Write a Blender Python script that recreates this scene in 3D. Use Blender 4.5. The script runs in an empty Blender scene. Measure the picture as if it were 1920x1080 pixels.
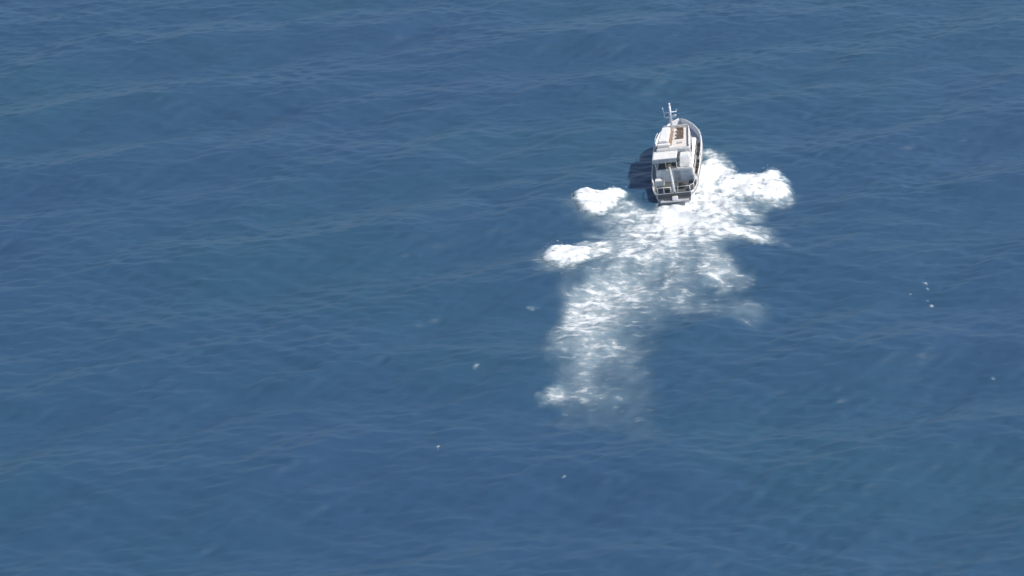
import bpy, bmesh, math
import numpy as np
from mathutils import Vector, Matrix

R = math.radians
scene = bpy.context.scene
COL = scene.collection
rng = np.random.default_rng(11)

# ------------------------------------------------------------------ camera
CAM_H = 126.0
HFOV = R(20.0)
PITCH = R(22.5)
cam_d = bpy.data.cameras.new('camera')
cam_d.sensor_fit = 'HORIZONTAL'
cam_d.angle = HFOV
cam_d.clip_start = 1.0
cam_d.clip_end = 60000.0
cam = bpy.data.objects.new('camera', cam_d)
COL.objects.link(cam)
cam.location = (0, 0, CAM_H)
cam.rotation_euler = (R(90) - PITCH, 0, 0)
scene.camera = cam

# ------------------------------------------------------------------ sky and sun
SUN_EL, SUN_AZ = R(52), R(93)          # azimuth clockwise from +Y (straight ahead)
world = bpy.data.worlds.new('World')
scene.world = world
world.use_nodes = True
wn = world.node_tree
bg = wn.nodes['Background']
sky = wn.nodes.new('ShaderNodeTexSky')
sky.sky_type = 'NISHITA'
sky.sun_disc = False
sky.sun_elevation = SUN_EL
sky.sun_rotation = SUN_AZ
sky.dust_density = 0.1
sky.altitude = 1500
sky.ozone_density = 3.0
wn.links.new(sky.outputs[0], bg.inputs[0])
bg.inputs[1].default_value = 0.11
sun_d = bpy.data.lights.new('sun', 'SUN')
sun_d.energy = 4.0
sun_d.angle = R(0.6)
sun_d.color = (1.0, 0.95, 0.88)
sun = bpy.data.objects.new('sun', sun_d)
COL.objects.link(sun)
sdir = Vector((math.sin(SUN_AZ) * math.cos(SUN_EL), math.cos(SUN_AZ) * math.cos(SUN_EL), math.sin(SUN_EL)))
sun.rotation_euler = sdir.to_track_quat('Z', 'Y').to_euler()
sun.location = (120, 420, 160)

vs = scene.view_settings
vs.view_transform = 'Standard'
vs.look = 'None'
vs.exposure = 0.40
vs.gamma = 1.0
vs.use_curve_mapping = False

# ------------------------------------------------------------------ helpers
TH = math.tan(HFOV / 2)


def px2sea(px, py):
    """A pixel of the 1920x1080 photograph as a point on the sea plane."""
    u = (px - 960) / 960 * TH
    v = (540 - py) / 960 * TH
    c, s = math.cos(PITCH), math.sin(PITCH)
    d = np.array([u, c + v * s, -s + v * c])
    t = CAM_H / -d[2]
    return d[0] * t, d[1] * t


_tab = rng.random((256, 256))


def vnoise(x, y):
    xi, yi = np.floor(x).astype(int), np.floor(y).astype(int)
    fx, fy = x - xi, y - yi
    fx, fy = fx * fx * fx * (fx * (fx * 6 - 15) + 10), fy * fy * fy * (fy * (fy * 6 - 15) + 10)
    a = _tab[xi & 255, yi & 255]
    b = _tab[(xi + 1) & 255, yi & 255]
    c = _tab[xi & 255, (yi + 1) & 255]
    d = _tab[(xi + 1) & 255, (yi + 1) & 255]
    return (a * (1 - fx) + b * fx) * (1 - fy) + (c * (1 - fx) + d * fx) * fy


def fbm(x, y, o=5, gain=0.55):
    s, amp, tot = 0, 1.0, 0
    for k in range(o):
        ca, sa = math.cos(0.6 * k), math.sin(0.6 * k)
        s = s + amp * vnoise((x * ca - y * sa) * 2 ** k + 17.3 * k, (x * sa + y * ca) * 2 ** k + 5.1 * k)
        tot += amp
        amp *= gain
    return s / tot


def sstep(a, b, x):
    t = np.clip((x - a) / (b - a), 0, 1)
    return t * t * (3 - 2 * t)


def tag(o, label=None, cat=None, group=None, kind=None):
    for k, v in (('label', label), ('category', cat), ('group', group), ('kind', kind)):
        if v:
            o[k] = v
    return o


def link(name, me, mat, parent=None):
    o = bpy.data.objects.new(name, me)
    COL.objects.link(o)
    if mat:
        me.materials.append(mat)
    if parent:
        o.parent = parent
    return o


def grid_mesh(name, X, Y, Z, keep=None, attrs=None):
    """Mesh from 2D vertex arrays; keep = bool per quad."""
    ny, nx = X.shape
    idx = np.arange(nx * ny).reshape(ny, nx)
    q = np.stack([idx[:-1, :-1], idx[:-1, 1:], idx[1:, 1:], idx[1:, :-1]], -1)
    q = q.reshape(-1, 4) if keep is None else q[keep]
    co = np.stack([X, Y, Z], -1).reshape(-1, 3)
    if keep is not None:
        used = np.unique(q)
        remap = np.zeros(nx * ny, int)
        remap[used] = np.arange(len(used))
        q = remap[q]
        co = co[used]
        attrs = {k: v.reshape(-1)[used] for k, v in (attrs or {}).items()}
    me = bpy.data.meshes.new(name)
    me.vertices.add(len(co))
    me.vertices.foreach_set('co', co.astype(np.float32).ravel())
    me.loops.add(q.size)
    me.loops.foreach_set('vertex_index', q.astype(np.int32).ravel())
    me.polygons.add(len(q))
    me.polygons.foreach_set('loop_start', np.arange(0, q.size, 4, dtype=np.int32))
    me.polygons.foreach_set('loop_total', np.full(len(q), 4, dtype=np.int32))
    me.polygons.foreach_set('use_smooth', np.ones(len(q), bool))
    me.update(calc_edges=True)
    for k, v in (attrs or {}).items():
        a = me.attributes.new(k, 'FLOAT', 'POINT')
        a.data.foreach_set('value', v.astype(np.float32).ravel())
    return me


# ------------------------------------------------------------------ materials
def new_mat(name):
    m = bpy.data.materials.new(name)
    m.use_nodes = True
    nt = m.node_tree
    return m, nt, nt.nodes['Principled BSDF']


def node(nt, t, **kw):
    n = nt.nodes.new(t)
    for k, v in kw.items():
        if k.startswith('i_'):
            n.inputs[k[2:].replace('_', ' ')].default_value = v
        else:
            setattr(n, k, v)
    return n


def ramp(nt, fac, stops):
    r = nt.nodes.new('ShaderNodeValToRGB')
    e = r.color_ramp.elements
    while len(e) < len(stops):
        e.new(0.5)
    for el, (p, c) in zip(e, stops):
        el.position = p
        el.color = (*c, 1) if len(c) == 3 else c
    nt.links.new(fac, r.inputs[0])
    return r.outputs[0]


def paint(name, col, rough=0.45, wear=0.18, scale=1.4, dirt=(0.30, 0.22, 0.15)):
    """Weathered marine paint: base colour with faint blotches and streaks of grime."""
    m, nt, p = new_mat(name)
    tc = node(nt, 'ShaderNodeTexCoord')
    mp = node(nt, 'ShaderNodeMapping')
    mp.inputs['Scale'].default_value = (scale, scale, scale * 0.45)
    nt.links.new(tc.outputs['Object'], mp.inputs[0])
    n = node(nt, 'ShaderNodeTexNoise', i_Scale=1.7, i_Detail=7.0, i_Roughness=0.65)
    nt.links.new(mp.outputs[0], n.inputs['Vector'])
    d = tuple(c * (1 - wear) + t * c * wear for c, t in zip(col, dirt))
    out = ramp(nt, n.outputs['Fac'], [(0.36, d), (0.56, col)])
    nt.links.new(out, p.inputs['Base Color'])
    p.inputs['Roughness'].default_value = rough
    b = node(nt, 'ShaderNodeBump', i_Strength=0.15, i_Distance=0.02)
    nt.links.new(n.outputs['Fac'], b.inputs['Height'])
    nt.links.new(b.outputs[0], p.inputs['Normal'])
    return m


M = {
    'white': paint('white_paint', (0.82, 0.79, 0.74), wear=0.2),
    'hull': paint('hull_paint', (0.78, 0.765, 0.74), wear=0.3),
    'cream': paint('cream_deck', (0.78, 0.71, 0.63), 0.7, 0.3, 2.5),
    'brown': paint('brown_wood', (0.33, 0.235, 0.165), 0.7, 0.5, 3),
    'tan': paint('tan_cushion', (0.45, 0.34, 0.24), 0.8, 0.4, 3),
    'grey': paint('grey_deck', (0.46, 0.46, 0.48), 0.7, 0.4, 2),
    'lgrey': paint('light_grey', (0.52, 0.53, 0.52), 0.6, 0.4, 2),
    'pale': paint('pale_deck', (0.66, 0.64, 0.61), 0.7, 0.4, 2),
    'dark': paint('dark_grey', (0.085, 0.085, 0.085), 0.6, 0.4, 3),
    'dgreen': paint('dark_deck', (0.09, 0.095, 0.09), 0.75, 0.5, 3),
    'canvas': paint('navy_canvas', (0.05, 0.06, 0.085), 0.85, 0.4, 3),
    'black': paint('black_rubber', (0.025, 0.025, 0.025), 0.7, 0.3, 4),
    'boot': paint('grey_boot_stripe', (0.30, 0.29, 0.28), 0.5, 0.5, 3),
    'metal': paint('galvanised', (0.74, 0.77, 0.80), 0.4, 0.2, 4),
}
g, nt, p = new_mat('window_glass')
p.inputs['Base Color'].default_value = (0.015, 0.02, 0.025, 1)
p.inputs['Roughness'].default_value = 0.08
M['glass'] = g


def water_material():
    m, nt, p = new_mat('sea_water')
    tc = node(nt, 'ShaderNodeTexCoord')
    big = node(nt, 'ShaderNodeTexNoise', i_Scale=0.022, i_Detail=3.0, i_Roughness=0.5)
    nt.links.new(tc.outputs['Object'], big.inputs['Vector'])
    colr = ramp(nt, big.outputs['Fac'], [(0.36, (0.022, 0.062, 0.122)), (0.64, (0.021, 0.068, 0.117))])
    nt.links.new(colr, p.inputs['Base Color'])
    p.inputs['Roughness'].default_value = 0.40
    p.inputs['IOR'].default_value = 1.333
    mp = node(nt, 'ShaderNodeMapping')
    mp.vector_type = 'TEXTURE'
    mp.inputs['Rotation'].default_value = (0, 0, R(24))
    mp.inputs['Scale'].default_value = (2.6, 0.9, 1)
    nt.links.new(tc.outputs['Object'], mp.inputs[0])
    n1 = node(nt, 'ShaderNodeTexNoise', i_Scale=1.1, i_Detail=3.0, i_Roughness=0.5, i_Distortion=0.2)
    nt.links.new(mp.outputs[0], n1.inputs['Vector'])
    b = node(nt, 'ShaderNodeBump', i_Strength=0.42, i_Distance=0.16)
    nt.links.new(n1.outputs['Fac'], b.inputs['Height'])
    nt.links.new(b.outputs[0], p.inputs['Normal'])
    return m


def foam_material():
    """Foam: white bubbles over pale aerated water, thinning out to clear water."""
    m, nt, p = new_mat('sea_foam')
    tc = node(nt, 'ShaderNodeTexCoord')
    at = node(nt, 'ShaderNodeAttribute', attribute_name='foam_amount')
    mp = node(nt, 'ShaderNodeMapping')
    mp.inputs['Rotation'].default_value = (0, 0, R(-10))
    mp.inputs['Scale'].default_value = (0.6, 1.05, 1.0)
    nt.links.new(tc.outputs['Object'], mp.inputs[0])
    n = node(nt, 'ShaderNodeTexNoise', i_Scale=0.85, i_Detail=9.0, i_Roughness=0.70, i_Distortion=0.35)
    nt.links.new(mp.outputs[0], n.inputs['Vector'])
    # cover = density + (noise-0.5)*k
    k = node(nt, 'ShaderNodeMath', operation='MULTIPLY_ADD')
    nt.links.new(n.outputs['Fac'], k.inputs[0])
    k.inputs[1].default_value = 1.9
    k.inputs[2].default_value = -0.98
    s = node(nt, 'ShaderNodeMath', operation='ADD')
    nt.links.new(k.outputs[0], s.inputs[0])
    nt.links.new(at.outputs['Fac'], s.inputs[1])
    cover = node(nt, 'ShaderNodeMapRange', interpolation_type='SMOOTHSTEP')
    cover.inputs['From Min'].default_value = 0.20
    cover.inputs['From Max'].default_value = 1.05
    nt.links.new(s.outputs[0], cover.inputs['Value'])
    colr = ramp(nt, cover.outputs[0], [(0.0, (0.23, 0.34, 0.40)), (0.45, (0.40, 0.48, 0.51)), (0.95, (0.70, 0.71, 0.69))])
    nt.links.new(colr, p.inputs['Base Color'])
    p.inputs['Roughness'].default_value = 0.7
    # aerated veil: smooth, plus bubbles
    veil = node(nt, 'ShaderNodeMapRange', interpolation_type='SMOOTHSTEP')
    veil.inputs['From Min'].default_value = 0.05
    veil.inputs['From Max'].default_value = 0.80
    veil.inputs['To Max'].default_value = 0.60
    nt.links.new(at.outputs['Fac'], veil.inputs['Value'])
    mx = node(nt, 'ShaderNodeMath', operation='MAXIMUM')
    nt.links.new(veil.outputs[0], mx.inputs[0])
    nt.links.new(cover.outputs[0], mx.inputs[1])
    nt.links.new(mx.outputs[0], p.inputs['Alpha'])
    b = node(nt, 'ShaderNodeBump', i_Strength=0.35, i_Distance=0.15)
    nt.links.new(n.outputs['Fac'], b.inputs['Height'])
    nt.links.new(b.outputs[0], p.inputs['Normal'])
    return m


M['water'] = water_material()
M['foam'] = foam_material()

# ------------------------------------------------------------------ the sea
BOAT = np.array(px2sea(1266, 379))
HEAD = math.atan2(BOAT[0], BOAT[1]) + R(2.2)      # heading, clockwise from +Y

crest_dir = R(26)      # crests climb to the right; waves run across them
waves = []
wr = np.random.default_rng(23)
for n_, L0, span, off, spread, steep in ((14, 9.0, 3.2, 90, 20, 0.0056),      # swell
                                         (46, 3.4, 2.8, 88, 32, 0.0025),      # wind sea
                                         (110, 1.0, 3.4, 86, 30, 0.0035)):    # chop
    for k in range(n_):
        L = L0 * span ** wr.random()
        th = crest_dir + R(off) + wr.normal(0, R(spread))
        waves.append((L, th, steep * L * (0.5 + wr.random()), wr.random() * 6.283))


def sea_height(X, Y):
    # gusts: the chop is stronger in some patches than in others
    gust = 0.68 + 0.30 * sstep(0.35, 0.68, fbm(X * 0.10 + 3, Y * 0.055 + 9, 4))
    H = np.zeros_like(X)
    wx, wy = 1.3 * fbm(X * 0.09, Y * 0.09, 2), 1.3 * fbm(X * 0.09 + 40, Y * 0.09 + 11, 2)
    for L, th, a, ph in waves:
        k = 2 * math.pi / L
        c = np.sin(k * ((X + wx) * math.cos(th) + (Y + wy) * math.sin(th)) + ph)
        if L < 3.4:
            c = c * gust
        H += a * c
    return H


def stretch(lo, hi, step, far):
    mid = np.arange(lo, hi + 1e-6, step)
    ext, s, v = [], step, 0.0
    while v < far:
        s *= 1.22
        v += s
        ext.append(v)
    ext = np.array(ext)
    return np.concatenate([(lo - ext)[::-1], mid, hi + ext])


gx = stretch(-88, 88, 0.25, 30000)
gy = stretch(212, 448, 0.30, 30000)
X, Y = np.meshgrid(gx, gy)
inside = sstep(700, 200, np.hypot(X, Y - 330))
Z = sea_height(np.clip(X, -400, 400), np.clip(Y, -200, 900)) * inside

# ------------------------------------------------------------------ foam field (pixels of the photo -> sea)
# centre x, y, half width, half height in photo pixels, strength
WAKE = [
    (1270, 392, 54, 24, 1.3), (1268, 412, 78, 26, 1.3), (1285, 420, 60, 30, 0.9), (1255, 445, 85, 30, 1.05), (1330, 405, 74, 30, 1.0),
    (1385, 440, 64, 21, 1.15), (1345, 440, 60, 24, 0.75), (1185, 406, 62, 20, 0.75), (1135, 432, 46, 16, 0.7),
    (1338, 322, 28, 34, 1.2), (1352, 350, 34, 28, 1.15), (1326, 345, 24, 40, 1.3), (1310, 385, 40, 20, 1.2), (1350, 375, 42, 28, 1.1), (1375, 395, 48, 20, 0.85),
    (1205, 450, 66, 40, 0.9), (1170, 490, 78, 34, 0.95), (1112, 474, 60, 20, 0.8),
    (1300, 480, 74, 26, 0.62), (1345, 510, 70, 20, 0.66), (1265, 510, 56, 28, 0.50), (1180, 540, 70, 30, 0.70),
    (1118, 560, 66, 38, 0.90), (1102, 612, 66, 40, 0.80), (1095, 662, 62, 36, 0.72), (1085, 705, 56, 28, 0.62),
    (1080, 745, 78, 26, 0.52), (1165, 750, 86, 30, 0.33), (1028, 735, 32, 20, 0.68), (1038, 640, 32, 34, 0.45),
    (1195, 590, 85, 40, 0.54), (1165, 650, 72, 40, 0.50), (1350, 575, 95, 28, 0.35), (1185, 705, 56, 28, 0.40),
    (1405, 580, 42, 22, 0.27), (1260, 560, 95, 30, 0.40), (1200, 800, 60, 24, 0.20), (930, 690, 60, 20, 0.13),
    (1130, 384, 84, 26, 0.5), (1064, 492, 66, 30, 0.65), (1425, 360, 66, 24, 0.75), (1422, 446, 46, 14, 1.0),
    (1100, 785, 95, 26, 0.30), (1290, 540, 120, 30, 0.25),
]


def world_ellipse(px, py, rx, ry):
    cx, cy = px2sea(px, py)
    ax = px2sea(px + rx, py)[0] - cx
    ay = (px2sea(px, py - ry)[1] - px2sea(px, py + ry)[1]) / 2
    return cx, cy, ax, ay


def field(X, Y, blobs, warp=2.0):
    wx = X + warp * (fbm(X * 0.30, Y * 0.22, 5) - 0.5) * 2
    wy = Y + 2.4 * warp * (fbm(X * 0.30 + 31, Y * 0.22 + 7, 5) - 0.5) * 2
    inv = np.ones_like(X)
    for px, py, rx, ry, s in blobs:
        cx, cy, ax, ay = world_ellipse(px, py, rx, ry)
        r2 = ((wx - cx) / ax) ** 2 + ((wy - cy) / ay) ** 2
        inv *= 1 - min(s, 0.985) * np.exp(-1.15 * r2 ** 1.4)
    return 1 - inv


ix0, ix1 = np.searchsorted(gx, (-12, 45))
iy0, iy1 = np.searchsorted(gy, (250, 400))
fX, fY, fZ = X[iy0:iy1, ix0:ix1], Y[iy0:iy1, ix0:ix1], Z[iy0:iy1, ix0:ix1]
D = field(fX, fY, WAKE)
# streaks trailing astern along the boat's track and ragged holes
cH, sH = math.cos(HEAD), math.sin(HEAD)
sx_ = (fX - BOAT[0]) * cH - (fY - BOAT[1]) * sH
sy_ = -((fX - BOAT[0]) * sH + (fY - BOAT[1]) * cH)
fan = sx_ / (0.55 + np.clip(sy_, 0, 60) / 22)
D = D * (0.69 + 0.72 * fbm(fan * 0.9 + 5, sy_ * 0.10, 4)) * (0.80 + 0.38 * sstep(322, 348, fY))
streak = fbm(fan * 1.7 + 21, sy_ * 0.07, 4)
core = np.exp(-(np.abs(sx_ - 0.3) / (2.3 + 0.13 * np.clip(sy_, 0, 40))) ** 3) * sstep(25, 3, sy_) * sstep(-0.8, 0.2, sy_)
D = np.maximum(D, core * (0.75 + 1.0 * streak))
near = sstep(0.45, 1.0, D)
lump = fbm(fX * 0.8 + 2, fY * 0.8 + 8, 4) - 0.35
Zf = fZ + 0.015 + 0.10 * sstep(0.1, 0.5, D) * np.clip(lump * 2, 0, 1) + 0.75 * near * np.clip(lump, 0, 1)
# the sea itself is heaped up a little under the wash so that the foam lies on it
Dq = np.maximum(np.maximum(D[:-1, :-1], D[1:, :-1]), np.maximum(D[:-1, 1:], D[1:, 1:]))
keep = Dq > 0.085

sea = link('sea', grid_mesh('sea', X, Y, Z), M['water'])
tag(sea, 'deep blue open sea with low swell and wind ripples', 'sea', kind='structure')

wake = link('wake_foam', grid_mesh('wake_foam', fX, fY, Zf, keep, {'foam_amount': D}), M['foam'])
tag(wake, 'churned white wake foam trailing and curving behind the patrol boat', 'foam', kind='stuff')


# ------------------------------------------------------------------ breaking waves
def breaking_wave(blobs, height, label, drops, seed):
    es = [world_ellipse(*b[:4]) for b in blobs]
    x0 = min(e[0] - 1.6 * e[2] for e in es)
    x1 = max(e[0] + 1.6 * e[2] for e in es)
    y0 = min(e[1] - 1.6 * e[3] for e in es)
    y1 = max(e[1] + 1.6 * e[3] for e in es)
    bx, by = np.meshgrid(np.arange(x0, x1, 0.12), np.arange(y0, y1, 0.14))
    d = field(bx, by, blobs, 1.0)
    l1 = fbm(bx * 0.45 + seed, by * 0.33, 3)
    l2 = fbm(bx * 2.3 + seed, by * 2.0 + 3, 4)
    h = height * sstep(0.15, 0.95, d) * (0.25 + 1.0 * l1) + 0.09 * sstep(0.25, 0.6, d) * (l2 - 0.3)
    bz = sea_height(bx, by) + 0.03 + np.maximum(h, -0.02)
    dq = np.maximum(d[:-1, :-1], d[1:, 1:])
    dens = np.clip(sstep(0.10, 0.85, d) * (0.60 + 1.05 * l2), 0, 1.5)
    o = link('breaking_wave', grid_mesh('breaking_wave', bx, by, bz, dq > 0.13, {'foam_amount': dens}), M['foam'])
    tag(o, label, 'breaking wave')
    # flung droplets
    cand = np.argwhere(d > 0.35)
    pick = cand[rng.integers(0, len(cand), drops)]
    bm = bmesh.new()
    for i, j in pick:
        r = 0.015 + 0.045 * rng.random() ** 2
        q = bmesh.ops.create_icosphere(bm, subdivisions=1, radius=r)
        t = Vector((bx[i, j] + rng.normal(0, .35), by[i, j] + rng.normal(0, .5), bz[i, j] + abs(rng.normal(0, .22)) + r))
        bmesh.ops.translate(bm, vec=t, verts=q['verts'])
    me = bpy.data.meshes.new('spray')
    bm.to_mesh(me)
    bm.free()
    s = link('spray', me, M['droplet'], o)
    s['kind'] = 'stuff'
    return o


dm, nt, p = new_mat('spray_drops')
p.inputs['Base Color'].default_value = (0.85, 0.87, 0.88, 1)
p.inputs['Roughness'].default_value = 0.4
M['droplet'] = dm

breaking_wave([(1438, 347, 46, 27, 1.0), (1400, 350, 40, 26, 1.0), (1368, 350, 32, 28, 0.95)], 0.62,
              'tall white breaking bow wave thrown out off the starboard side of the patrol boat', 140, 3)
breaking_wave([(1112, 377, 40, 21, 1.0), (1150, 373, 34, 19, 0.85)], 0.6,
              'detached white breaking wave crest off the port quarter, surrounded by blue water', 70, 17)
breaking_wave([(1056, 484, 40, 28, 1.0), (1092, 488, 32, 24, 0.8)], 0.6,
              'white breaking crest at the outer edge of the wake, joined to its foam', 70, 29)

# ------------------------------------------------------------------ small whitecaps
CAPS = [
    (1740, 537, 6, 4, 'small white fleck of foam, one of five close together on open sea'),
    (1742, 564, 6, 4, 'small white fleck of foam, one of five close together on open sea'),
    (1734, 530, 9, 5, 'small white fleck of foam, one of five close together on open sea'),
    (1706, 544, 7, 4, 'small white fleck of foam, one of five close together on open sea'),
    (1748, 573, 8, 6, 'small white fleck of foam, one of five close together on open sea'),
    (1861, 701, 9, 5, 'lone tiny white foam fleck on blue sea far to starboard of the wake'),
    (822, 845, 9, 5, 'lone bright white foam fleck on dark blue sea to port of the wake'),
    (893, 687, 16, 8, 'pale foam fleck within a greenish patch of water beside the wake'),
    (995, 575, 22, 8, 'thin slanting foam streak just outside the wake edge'),
    (1058, 896, 10, 5, 'faint foam fleck astern of where the wake ends'),
]
for k, (px, py, rx, ry, lab) in enumerate(CAPS):
    cx, cy, ax, ay = world_ellipse(px, py, rx, ry)
    bx, by = np.meshgrid(np.arange(cx - 2.2 * ax, cx + 2.2 * ax, 0.09), np.arange(cy - 2.2 * ay, cy + 2.2 * ay, 0.12))
    d = field(bx, by, [(px, py, rx * 0.62, ry * 0.6, 0.9)], 0.7) * (0.25 + fbm(bx * 1.9 + k, by * 1.5, 4))
    d *= 0.62 if k in (7, 8, 9) else 0.85
    bz = sea_height(bx, by) + 0.03 + 0.06 * sstep(0.2, 0.8, d)
    o = link('whitecap', grid_mesh('whitecap', bx, by, bz, np.maximum(d[:-1, :-1], d[1:, 1:]) > 0.2,
                                   {'foam_amount': d}), M['foam'])
    tag(o, lab, 'whitecap', 'whitecaps on the open sea')

# ------------------------------------------------------------------ the patrol boat (local: x starboard, y forward, z up)
boat = bpy.data.objects.new('patrol_boat', None)
COL.objects.link(boat)
boat.empty_display_size = 2
boat.location = (BOAT[0], BOAT[1], 0.0)
boat.rotation_mode = 'XYZ'
boat.matrix_world = (Matrix.Translation((BOAT[0], BOAT[1], 0.05)) @ Matrix.Rotation(-HEAD, 4, 'Z')
                     @ Matrix.Rotation(R(1.2), 4, 'X') @ Matrix.Rotation(R(-8.0), 4, 'Y'))
tag(boat, 'white patrol boat with tall mast, seen from astern, heeling as it turns', 'boat')


TAPER = False


def finish(bm, name, mat, parent, smooth=False):
    if TAPER:                       # the upper house narrows towards the bow
        for v in bm.verts:
            t = min(max((v.co.y - 8.0) / 6.6, 0), 1)
            v.co.x = v.co.x * (1 - 0.24 * t * t) - 0.0
    bmesh.ops.recalc_face_normals(bm, faces=bm.faces)
    me = bpy.data.meshes.new(name)
    bm.to_mesh(me)
    bm.free()
    if smooth:
        for f in me.polygons:
            f.use_smooth = True
    return link(name, me, M[mat], parent)


def box(name, x0, x1, y0, y1, z0, z1, mat, parent, bev=0.04, tx=0.0, ta=0.0, tf=0.0):
    """Bevelled box; tx = side walls lean in, ta / tf = aft / front face lean in at the top."""
    bm = bmesh.new()
    v = [bm.verts.new(c) for c in (
        (x0, y0, z0), (x1, y0, z0), (x1, y1, z0), (x0, y1, z0),
        (x0 + tx, y0 + ta, z1), (x1 - tx, y0 + ta, z1), (x1 - tx, y1 - tf, z1), (x0 + tx, y1 - tf, z1))]
    for f in ((3, 2, 1, 0), (4, 5, 6, 7), (0, 1, 5, 4), (1, 2, 6, 5), (2, 3, 7, 6), (3, 0, 4, 7)):
        bm.faces.new([v[i] for i in f])
    if bev:
        b = min(bev, 0.3 * min(x1 - x0, y1 - y0, z1 - z0))
        bmesh.ops.bevel(bm, geom=bm.edges[:], offset=b, segments=2, affect='EDGES')
    return finish(bm, name, mat, parent)


def tube(name, pts, r, mat, parent, seg=8, r1=None):
    bm = bmesh.new()
    pts = [Vector(p) for p in pts]
    rings = []
    for i, p in enumerate(pts):
        d = (pts[min(i + 1, len(pts) - 1)] - pts[max(i - 1, 0)]).normalized()
        a = d.orthogonal().normalized() if i == 0 else (a - d * a.dot(d)).normalized()
        b = d.cross(a)
        rr = r if r1 is None else r + (r1 - r) * i / (len(pts) - 1)
        rings.append([bm.verts.new(p + rr * (math.cos(t) * a + math.sin(t) * b))
                      for t in [2 * math.pi * k / seg for k in range(seg)]])
    for A, B in zip(rings, rings[1:]):
        for k in range(seg):
            bm.faces.new((A[k], A[(k + 1) % seg], B[(k + 1) % seg], B[k]))
    bm.faces.new(rings[0][::-1])
    bm.faces.new(rings[-1])
    return finish(bm, name, mat, parent, True)


# stations: y, half beam at sheer, half beam at waterline, bulwark top, deck
ST = [(0.0, 2.10, 1.95, 1.20, 1.02), (0.5, 2.42, 2.15, 1.21, 1.02), (1.6, 2.68, 2.35, 1.23, 1.03),
      (3.2, 2.84, 2.48, 1.27, 1.06), (3.9, 2.88, 2.52, 1.80, 1.08), (6, 2.98, 2.58, 1.88, 1.15),
      (10, 3.08, 2.60, 2.05, 1.35), (13, 3.06, 2.40, 2.30, 1.60), (15.2, 2.90, 2.00, 2.55, 1.85),
      (17, 2.48, 1.35, 2.80, 2.10), (18.5, 1.85, 0.75, 2.98, 2.28), (19.7, 1.05, 0.32, 3.12, 2.42), (20.6, 0.10, 0.04, 3.22, 2.52)]


def st(y):
    ys = [s[0] for s in ST]
    return [float(np.interp(y, ys, [s[k] for s in ST])) for k in range(1, 5)]


def hull():
    bm = bmesh.new()
    rings = []
    for y, b, w, zs, zd in ST:
        t = 0.10 if b > 0.3 else 0.03
        half = [(0.0, -0.9), (w * 0.62, -0.6), (w, 0.05), (w + (b - w) * 0.55, 0.05 + (zs - 0.05) * 0.45),
                (b, zs), (b - t, zs), (max(b - t - 0.03, 0.01), zd - 0.06)]
        pts = [(-x, z) for x, z in half[::-1]] + half[1:]
        rings.append([bm.verts.new((x, y, z)) for x, z in pts])
    for A, B in zip(rings, rings[1:]):
        for k in range(len(A) - 1):
            bm.faces.new((A[k], A[k + 1], B[k + 1], B[k]))
    a = rings[0]
    bm.faces.new(a[2:-2])
    bmesh.ops.remove_doubles(bm, verts=bm.verts, dist=1e-5)
    return finish(bm, 'hull', 'hull', boat)


def deck_strip(name, y0, y1, mat, inset=0.12, dz=0.0):
    ys = sorted({y0, y1, *[s[0] for s in ST if y0 < s[0] < y1]})
    bm = bmesh.new()
    prev = None
    for y in ys:
        b, w, zs, zd = st(y)
        bb = max(b - inset, 0.02)
        row = [bm.verts.new((-bb, y, zd + dz)), bm.verts.new((bb, y, zd + dz)),
               bm.verts.new((bb, y, zd + dz - 0.05)), bm.verts.new((-bb, y, zd + dz - 0.05))]
        if prev:
            for k in range(4):
                bm.faces.new((prev[k], prev[(k + 1) % 4], row[(k + 1) % 4], row[k]))
        else:
            bm.faces.new(row[::-1])
        prev = row
    bm.faces.new(prev)
    return finish(bm, name, mat, boat)


H = hull()
deck_strip('aft_deck', 0.06, 3.95, 'dgreen')
deck_strip('side_deck', 3.96, 15.8, 'pale')
deck_strip('foredeck', 15.81, 20.4, 'grey')

# rub rails along both sides and a dark stripe across the stern
for s in (-1, 1):
    tube('rub_rail', [(s * (st(y)[0] * 0.985 + 0.05 - 0.02), y, st(y)[2] * 0.74) for y in np.linspace(0.05, 20.4, 30)],
         0.075, 'boot', H)
    tube('bulwark_cap', [(s * (st(y)[0] - 0.05), y, st(y)[2] + 0.03) for y in np.linspace(3.9, 20.5, 28)],
         0.07, 'white', H)
T = box('transom_stripe', -2.03, 2.03, -0.035, 0.02, 0.52, 1.10, 'dark', boat, 0.01)
box('transom_lower', -1.92, 1.92, -0.03, 0.02, 0.02, 0.50, 'boot', boat, 0.01)
P = box('swim_platform', -1.75, 1.75, -0.75, -0.04, 0.22, 0.34, 'grey', boat, 0.03)
box('platform_step', -0.28, 0.42, -0.55, -0.04, 0.342, 0.80, 'white', P, 0.05, ta=0.2)

# aft rail: posts, top rail and canvas panel at the port corner
rail = tube('stern_rail', [(-2.62, 2.9, 1.95), (-2.42, 0.75, 1.93), (-2.0, 0.12, 1.92), (-0.34, 0.08, 1.92)], 0.035, 'white', boat)
rail2 = tube('stern_rail', [(0.48, 0.08, 1.92), (2.0, 0.12, 1.92), (2.44, 0.75, 1.93), (2.64, 2.9, 1.95)], 0.03, 'white', boat)
for rl, pts in ((rail, [(-2.6, 2.7), (-2.42, 0.75), (-1.98, .13), (-1.22, .11), (-0.36, .09)]),
                (rail2, [(0.50, .09), (1.98, .13), (2.43, .75), (2.62, 2.7)])):
    for x, y in pts:
        tube('stanchion', [(x, y, 1.0), (x, y, 1.92)], 0.05, 'white', rl, 6)
box('canvas_panel', -1.90, -1.28, 0.09, 0.12, 1.20, 1.86, 'canvas', rail, 0)
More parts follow.
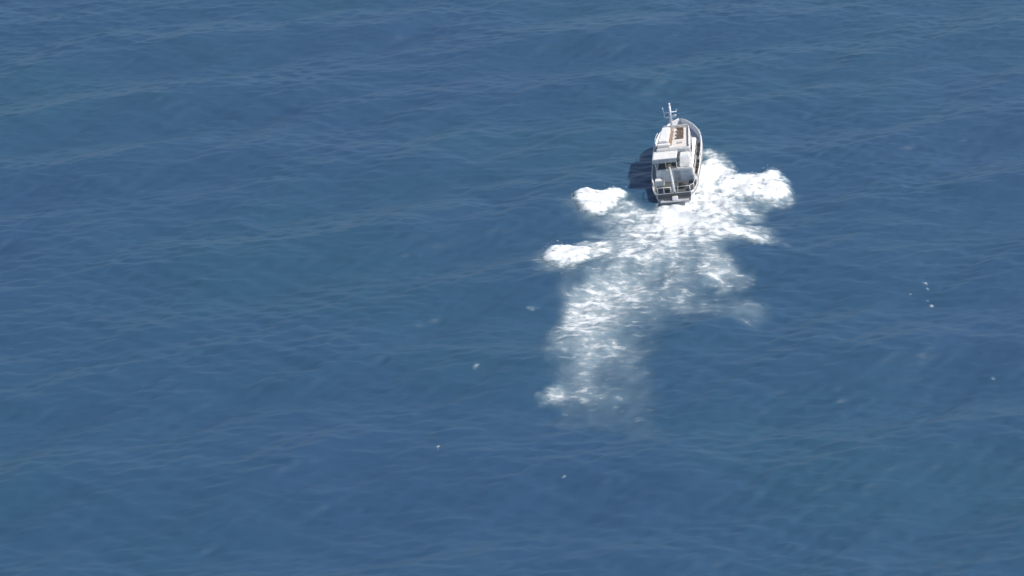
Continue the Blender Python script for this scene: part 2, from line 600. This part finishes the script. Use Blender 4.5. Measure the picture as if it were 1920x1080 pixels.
# slanting stern boom over the transom
bo = tube('boom', [(-0.55, 3.9, 3.0), (-0.25, 2.0, 2.35), (0.05, -0.15, 1.35)], 0.17, 'lgrey', boat, 10, 0.20)
tube('boom_strut', [(-0.25, 2.0, 1.0), (-0.25, 2.0, 2.3)], 0.08, 'white', bo)
tube('boom_hook', [(0.06, -0.2, 1.35), (0.06, -0.22, 0.95)], 0.05, 'dark', bo)
# gear on the aft deck
wch = box('deck_winch', 0.65, 1.25, 1.5, 2.2, 1.03, 1.55, 'dark', boat, 0.08)
tube('winch_drum', [(0.55, 1.85, 1.45), (1.35, 1.85, 1.45)], 0.26, 'black', wch, 12)
box('deck_hatch', 1.45, 2.15, 0.9, 1.9, 1.03, 1.16, 'dark', boat, 0.04)
tube('raft_canister', [(2.42, 3.0, 1.45), (2.50, 4.3, 1.45)], 0.30, 'lgrey', boat, 14)
box('deck_hatch', -1.0, -0.45, 1.0, 1.8, 1.03, 1.20, 'dark', boat, 0.04)
tube('bollard', [(2.05, 0.55, 1.02), (2.05, 0.55, 1.42)], 0.11, 'black', boat)
tube('bollard', [(-2.05, 0.55, 1.02), (-2.05, 0.55, 1.42)], 0.11, 'black', boat)
box('deck_locker', -2.45, -1.35, 2.75, 3.6, 1.05, 1.85, 'white', boat, 0.06)

# lower deckhouse
DH = box('deckhouse', -2.36, 2.36, 4.0, 15.4, 1.0, 2.75, 'white', boat, 0.10, tx=0.10, tf=0.8)
d = box('door', -0.05, 0.7, 3.975, 4.02, 1.2, 2.55, 'lgrey', DH, 0.02)
box('vent_louvre', 1.0, 1.75, 3.97, 4.02, 2.2, 2.35, 'lgrey', DH, 0.01)
for s in (-1, 1):
    for k in range(6):
        y = 5.4 + 1.6 * k
        w = box('window', s * 2.31 - .03, s * 2.31 + .03, y, y + .8, 1.9, 2.45, 'glass', DH, 0.01)
        w.rotation_euler = (0, 0, 0)
# upper house and its roof deck
TAPER = True
UH = box('upper_house', -2.36, 2.20, 6.6, 14.6, 2.752, 4.45, 'white', boat, 0.10, tx=0.20, tf=0.7)
for s, xs in ((1, 2.10), (-1, -2.26)):
    for k in range(5):
        y = 7.3 + 1.35 * k
        box('window', xs - .03, xs + .03, y, y + .85, 3.45, 4.05, 'glass', UH, 0.01)
for k in range(5):
    x = -1.75 + 0.68 * k
    box('window', x, x + .58, 14.16, 14.30, 3.5, 4.1, 'glass', UH, 0.01)
d = box('door', 0.75, 1.4, 6.57, 6.62, 2.85, 4.25, 'lgrey', UH, 0.02)
box('roof_deck', -2.0, 1.84, 6.9, 13.6, 4.452, 4.50, 'cream', boat, 0.01)
# raised white port section, and white coaming all round the roof
box('raised_locker', -2.0, -0.75, 8.0, 13.3, 4.502, 5.0, 'white', boat, 0.12)
box('walkway_mat', -0.70, -0.28, 7.6, 12.9, 4.502, 4.53, 'brown', boat, 0.0)
box('roof_locker', -2.0, -0.45, 7.05, 7.75, 4.502, 4.85, 'white', boat, 0.06)
cm = box('coaming', 1.86, 1.96, 6.9, 13.6, 4.452, 4.78, 'white', boat, 0.03)
box('coaming', -1.9, 1.85, 13.62, 13.76, 4.452, 4.90, 'white', boat, 0.03)
for y, c in ((12.2, 'tan'), (11.0, 'brown'), (9.8, 'tan')):
    b_ = box('bench', 0.25, 1.15, y, y + 0.55, 4.502, 4.82, c, boat, 0.06)
    box('backrest', 0.25, 1.15, y - 0.14, y - 0.01, 4.505, 5.12, 'brown' if c == 'tan' else 'tan', b_, 0.04)
box('roof_hatch', 0.35, 1.05, 8.1, 8.6, 4.502, 4.60, 'lgrey', boat, 0.03)
box('roof_hatch', 0.10, 0.40, 13.3, 13.6, 4.502, 4.60, 'brown', boat, 0.02)
TAPER = False
# aft canopy over the port side
CN = box('canopy', -2.45, 0.45, 4.1, 6.95, 4.00, 4.16, 'white', boat, 0.05)
box('valance', -2.45, 0.45, 4.02, 4.095, 3.62, 4.14, 'lgrey', CN, 0.02)
box('valance', -2.53, -2.455, 4.05, 6.9, 3.66, 4.14, 'white', CN, 0.02)
for x, y in ((-2.35, 4.25), (0.35, 4.25), (-1.0, 4.25)):
    tube('post', [(x * 0.94, y, 2.7), (x, y, 4.02)], 0.05, 'white', CN)
box('upper_deck_seat', -1.6, -0.3, 5.9, 6.5, 2.755, 3.2, 'dgreen', boat, 0.05)
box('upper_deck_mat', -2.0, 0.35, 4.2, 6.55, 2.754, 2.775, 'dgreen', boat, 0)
box('stair_housing', 0.62, 2.08, 4.25, 6.58, 2.752, 3.95, 'white', boat, 0.12, tx=0.08, ta=0.9)
# rail round the aft upper deck
ur = tube('upper_rail', [(0.5, 4.12, 3.5), (2.15, 4.12, 3.45), (2.22, 6.5, 3.5)], 0.03, 'white', boat)
for x, y in ((0.5, 4.12), (1.3, 4.12), (2.15, 4.12), (2.18, 5.3)):
    tube('stanchion', [(x, y, 2.7), (x, y, 3.47)], 0.025, 'white', ur, 6)
# side rails outboard
for s in (-1, 1):
    sr = tube('side_rail', [(s * (st(y)[0] - 0.08), y, st(y)[2] + 0.55) for y in np.linspace(7.5, 16, 14)], 0.035, 'metal', boat)
    for y in np.linspace(7.5, 16, 8):
        tube('stanchion', [(s * (st(y)[0] - 0.08), y, st(y)[2]), (s * (st(y)[0] - 0.08), y, st(y)[2] + 0.55)], 0.03, 'metal', sr, 6)
# foredeck gear
wl = box('anchor_windlass', -0.35, 0.35, 18.0, 18.6, 2.15, 2.65, 'lgrey', boat, 0.06)
tube('windlass_drum', [(-0.5, 18.3, 2.5), (0.5, 18.3, 2.5)], 0.2, 'dark', wl, 10)
box('fore_hatch', -0.5, 0.5, 16.5, 17.3, 2.0, 2.25, 'grey', boat, 0.05)
# mast
MY = 13.2
mx = -0.45
mast = tube('mast', [(mx, MY, 4.45), (mx, MY, 6.0), (mx, MY, 7.75)], 0.19, 'metal', boat, 10, 0.14)
tube('masthead_light', [(mx, MY, 7.75), (mx, MY, 8.05)], 0.13, 'metal', mast, 10)
for z, a, b in ((6.85, -0.78, 0.80), (6.2, -0.68, 0.62)):
    tube('cross_arm', [(mx + a, MY, z), (mx, MY, z), (mx + b, MY, z + .05)], 0.085, 'metal', mast)
tube('antenna', [(mx - 0.74, MY, 6.2), (mx - 0.80, MY, 6.9), (mx - 0.90, MY, 7.55)], 0.055, 'metal', mast)
tube('antenna', [(mx + 0.78, MY, 6.88), (mx + 0.80, MY, 7.2)], 0.04, 'metal', mast)
rd = box('radar_scanner', mx - 0.1, mx + 0.75, MY - 0.1, MY + 0.1, 6.32, 6.48, 'white', mast, 0.04)
for sx in (-0.9, 0.9):
    tube('stay', [(mx, MY, 6.1), (mx + sx, MY + 0.7, 4.5)], 0.025, 'metal', mast, 6)

# gear bags in the starboard side walkway
BUNDLE = ['aftmost of six', 'second from stern', 'third from stern', 'third from bow', 'second from bow', 'foremost of six']
for k, (y, r, h) in enumerate(((6.2, .22, .42), (7.6, .25, .55), (9.3, .20, .40), (11.4, .26, .58), (12.3, .22, .45), (13.8, .25, .5))):
    bm = bmesh.new()
    bmesh.ops.create_icosphere(bm, subdivisions=3, radius=1)
    zd = st(y)[3]
    for v in bm.verts:
        c = v.co
        n = 0.16 * math.sin(3.1 * c.x + k) * math.cos(2.7 * c.y + 2 * k) + 0.08 * math.sin(6 * c.z + 5 * c.x)
        q = 1 + n
        v.co = Vector((c.x * r * q, c.y * r * 1.35 * q, max(c.z * h * 0.62 * q, -h * 0.45) + h * 0.45))
    me = bpy.data.meshes.new('gear_bag')
    bm.to_mesh(me)
    bm.free()
    for f in me.polygons:
        f.use_smooth = True
    o = link('gear_bag', me, M['dark' if k % 2 else 'canvas'])
    o.matrix_world = boat.matrix_world @ Matrix.Translation((2.66, y, zd + 0.0))
    tag(o, 'small dark bundle lying in the starboard side walkway of the patrol boat, ' + BUNDLE[k], 'bundle', 'dark bundles along the side deck')

scene.render.resolution_x, scene.render.resolution_y = 1024, 576

# ------------------------------------------------------------------ sea haze
hm = bpy.data.materials.new('sea_haze')
hm.use_nodes = True
hn = hm.node_tree
hn.nodes.remove(hn.nodes['Principled BSDF'])
pv = hn.nodes.new('ShaderNodeVolumePrincipled')
pv.inputs['Color'].default_value = (0.90, 0.94, 0.98, 1)
pv.inputs['Density'].default_value = 0.00007
pv.inputs['Anisotropy'].default_value = 0.2
hn.links.new(pv.outputs[0], hn.nodes['Material Output'].inputs['Volume'])
bm = bmesh.new()
bmesh.ops.create_cube(bm, size=1)
for v in bm.verts:
    v.co = Vector((v.co.x * 64000, v.co.y * 64000, 64 + v.co.z * 140))
me = bpy.data.meshes.new('haze')
bm.to_mesh(me)
bm.free()
hz = link('haze', me, hm)
tag(hz, 'thin pale sea haze over the whole scene', 'haze', kind='stuff')
